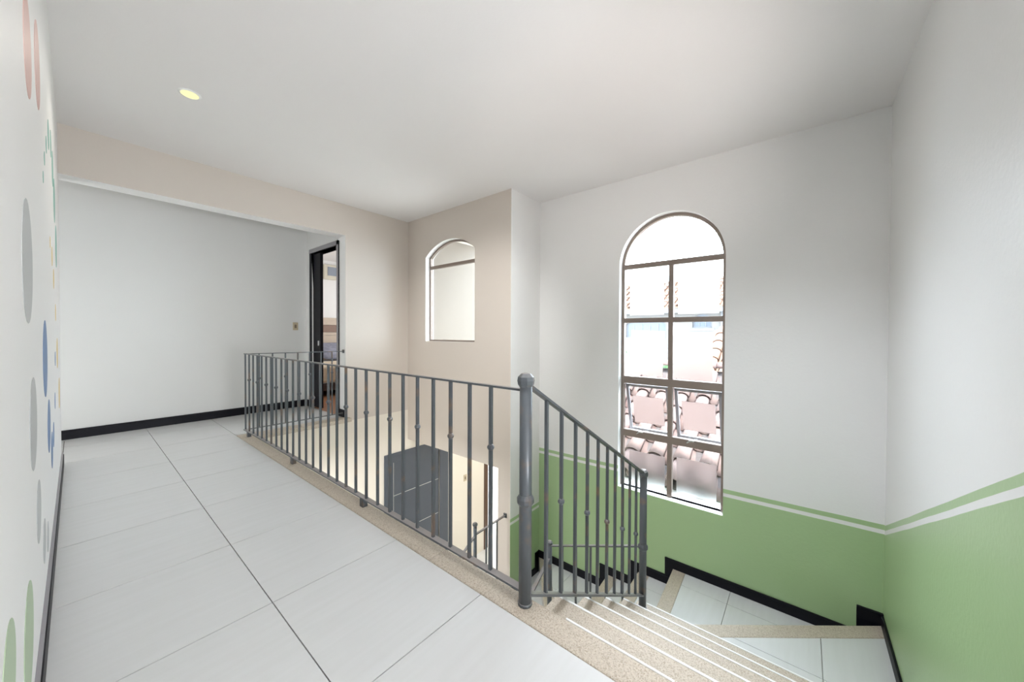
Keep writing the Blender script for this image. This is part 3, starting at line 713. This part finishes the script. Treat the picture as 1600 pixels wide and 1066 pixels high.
# neighbouring house facing the window
nh = root('house', (20, 6, -3.15), 'white neighbouring house with arched windows seen through the tall window', 'house')
HX = 18.0
hw = MB().plate(0, HX, HX+.3, [(-1.5, -3.15), (13, -3.15), (13, 2.28), (-1.5, 2.28)], [arch(3.15, 3.95, 1.42, 1.84, .22, 12), arch(5.1, 7.1, .95, 1.60, .36, 16)])
hw.box(HX+.3, -1.5, -3.15, 24, 13, 2.28)
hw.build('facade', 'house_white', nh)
for y0, y1, z0, sp, ri in ((3.15, 3.95, 1.42, 1.84, .22), (5.1, 7.1, .95, 1.60, .36)):
    wn = MB().plate(0, HX+.12, HX+.18, arch(y0, y1, z0, sp, ri, 16), [arch(y0+.07, y1-.07, z0+.07, sp, ri-.06, 16)]).build('window', 'fascia_grey', nh)
    MB().plate(0, HX+.14, HX+.15, arch(y0+.07, y1-.07, z0+.07, sp, ri-.06, 16)).build('pane', 'house_glass', wn)
    nb = 5 if y1-y0 > 1.2 else 3
    for i in range(1, nb):
        y = y0+(y1-y0)*i/nb; MB().box(HX+.115, y-.02, z0+.05, HX+.175, y+.02, sp).build('glazing_bar', 'fascia_grey', wn)
MB().box(HX-.35, -1.8, 2.12, HX-.25, 13.3, 2.40).build('fascia', 'fascia_grey', nh)
MB().box(HX-.25, -1.8, 2.28, HX+.1, 13.3, 2.34).build('soffit', 'house_white', nh)
MB().box(HX-.10, 2.70, -3.1, HX-.02, 2.79, 2.25).build('downpipe', 'fascia_grey', nh)
MB().box(HX-.02, 3.05, 1.28, HX+.1, 4.05, 1.38).build('window_sill', 'fascia_grey', nh)
MB().add([(HX-.4, -1.8, 2.40), (21.2, -1.8, 4.15), (21.2, 13.3, 3.9), (HX-.4, 13.3, 2.40), (HX-.4, -1.8, 2.34), (21.2, -1.8, 4.09), (21.2, 13.3, 3.84), (HX-.4, 13.3, 2.34)],
         [(0,1,2,3),(7,6,5,4),(0,4,5,1),(1,5,6,2),(2,6,7,3),(3,7,4,0)]).build('roof_deck', 'clay_far', nh)
L = math.hypot(3.6, 1.7); a = math.atan2(1.65, 3.6); rt_ = MB()
for c in range(46):
    y = -1.7+.326*c
    for r_ in range(8):
        t0 = r_/8; s = barrel(.12, .10, L/8+.05, n=4)
        M = Matrix.Translation((HX-.42+3.6*t0, y, 2.40+1.66*t0+.02)) @ Matrix.Rotation(-a+.03, 4, 'Y')
        rt_.add([M @ Vector(v) for v in s.v], s.f, 0, True)
tag(rt_.build('roof_tiles', 'clay_far', nh), kind='stuff')

# shrubs between the roofs
def shrub(x, y, z, h, r_, label, n=90):
    s = root('shrub', (x, y, z), label, 'shrub')
    MB().tube((x, y, z), (x+.05, y, z+h*.6), .05, 6, .02).build('stem', 'bark', s)
    mb = MB()
    for i in range(n):
        th = random.uniform(0, 2*math.pi); zz_ = random.uniform(.12, 1)*h; rr = r_*math.sqrt(random.random())*(1.15-.6*abs(zz_/h-.45))
        c = Vector((x+rr*math.cos(th), y+rr*math.sin(th), z+zz_)); l = random.uniform(.16, .30)
        d = Vector((random.uniform(-1, 1), random.uniform(-1, 1), random.uniform(-.2, 1))).normalized(); sd = d.orthogonal().normalized()*l*.28
        mb.add([c-d*l/2, c+sd, c+d*l/2, c-sd, c+Vector((0, 0, .02))], [(0, 1, 4), (1, 2, 4), (2, 3, 4), (3, 0, 4)])
    tag(mb.build('foliage', 'leaf', s), kind='stuff')
shrub(12.0, 3.80, -3.15, 4.15, .55, 'green shrub in the middle of the tall window view', 220)
shrub(12.5, 5.35, -3.15, 4.0, .5, 'green shrub nearest the left edge of the tall window view', 220)
shrub(8.0, 1.35, -3.15, 3.55, .4, 'low green bush between pink roof and orange roof', 180)
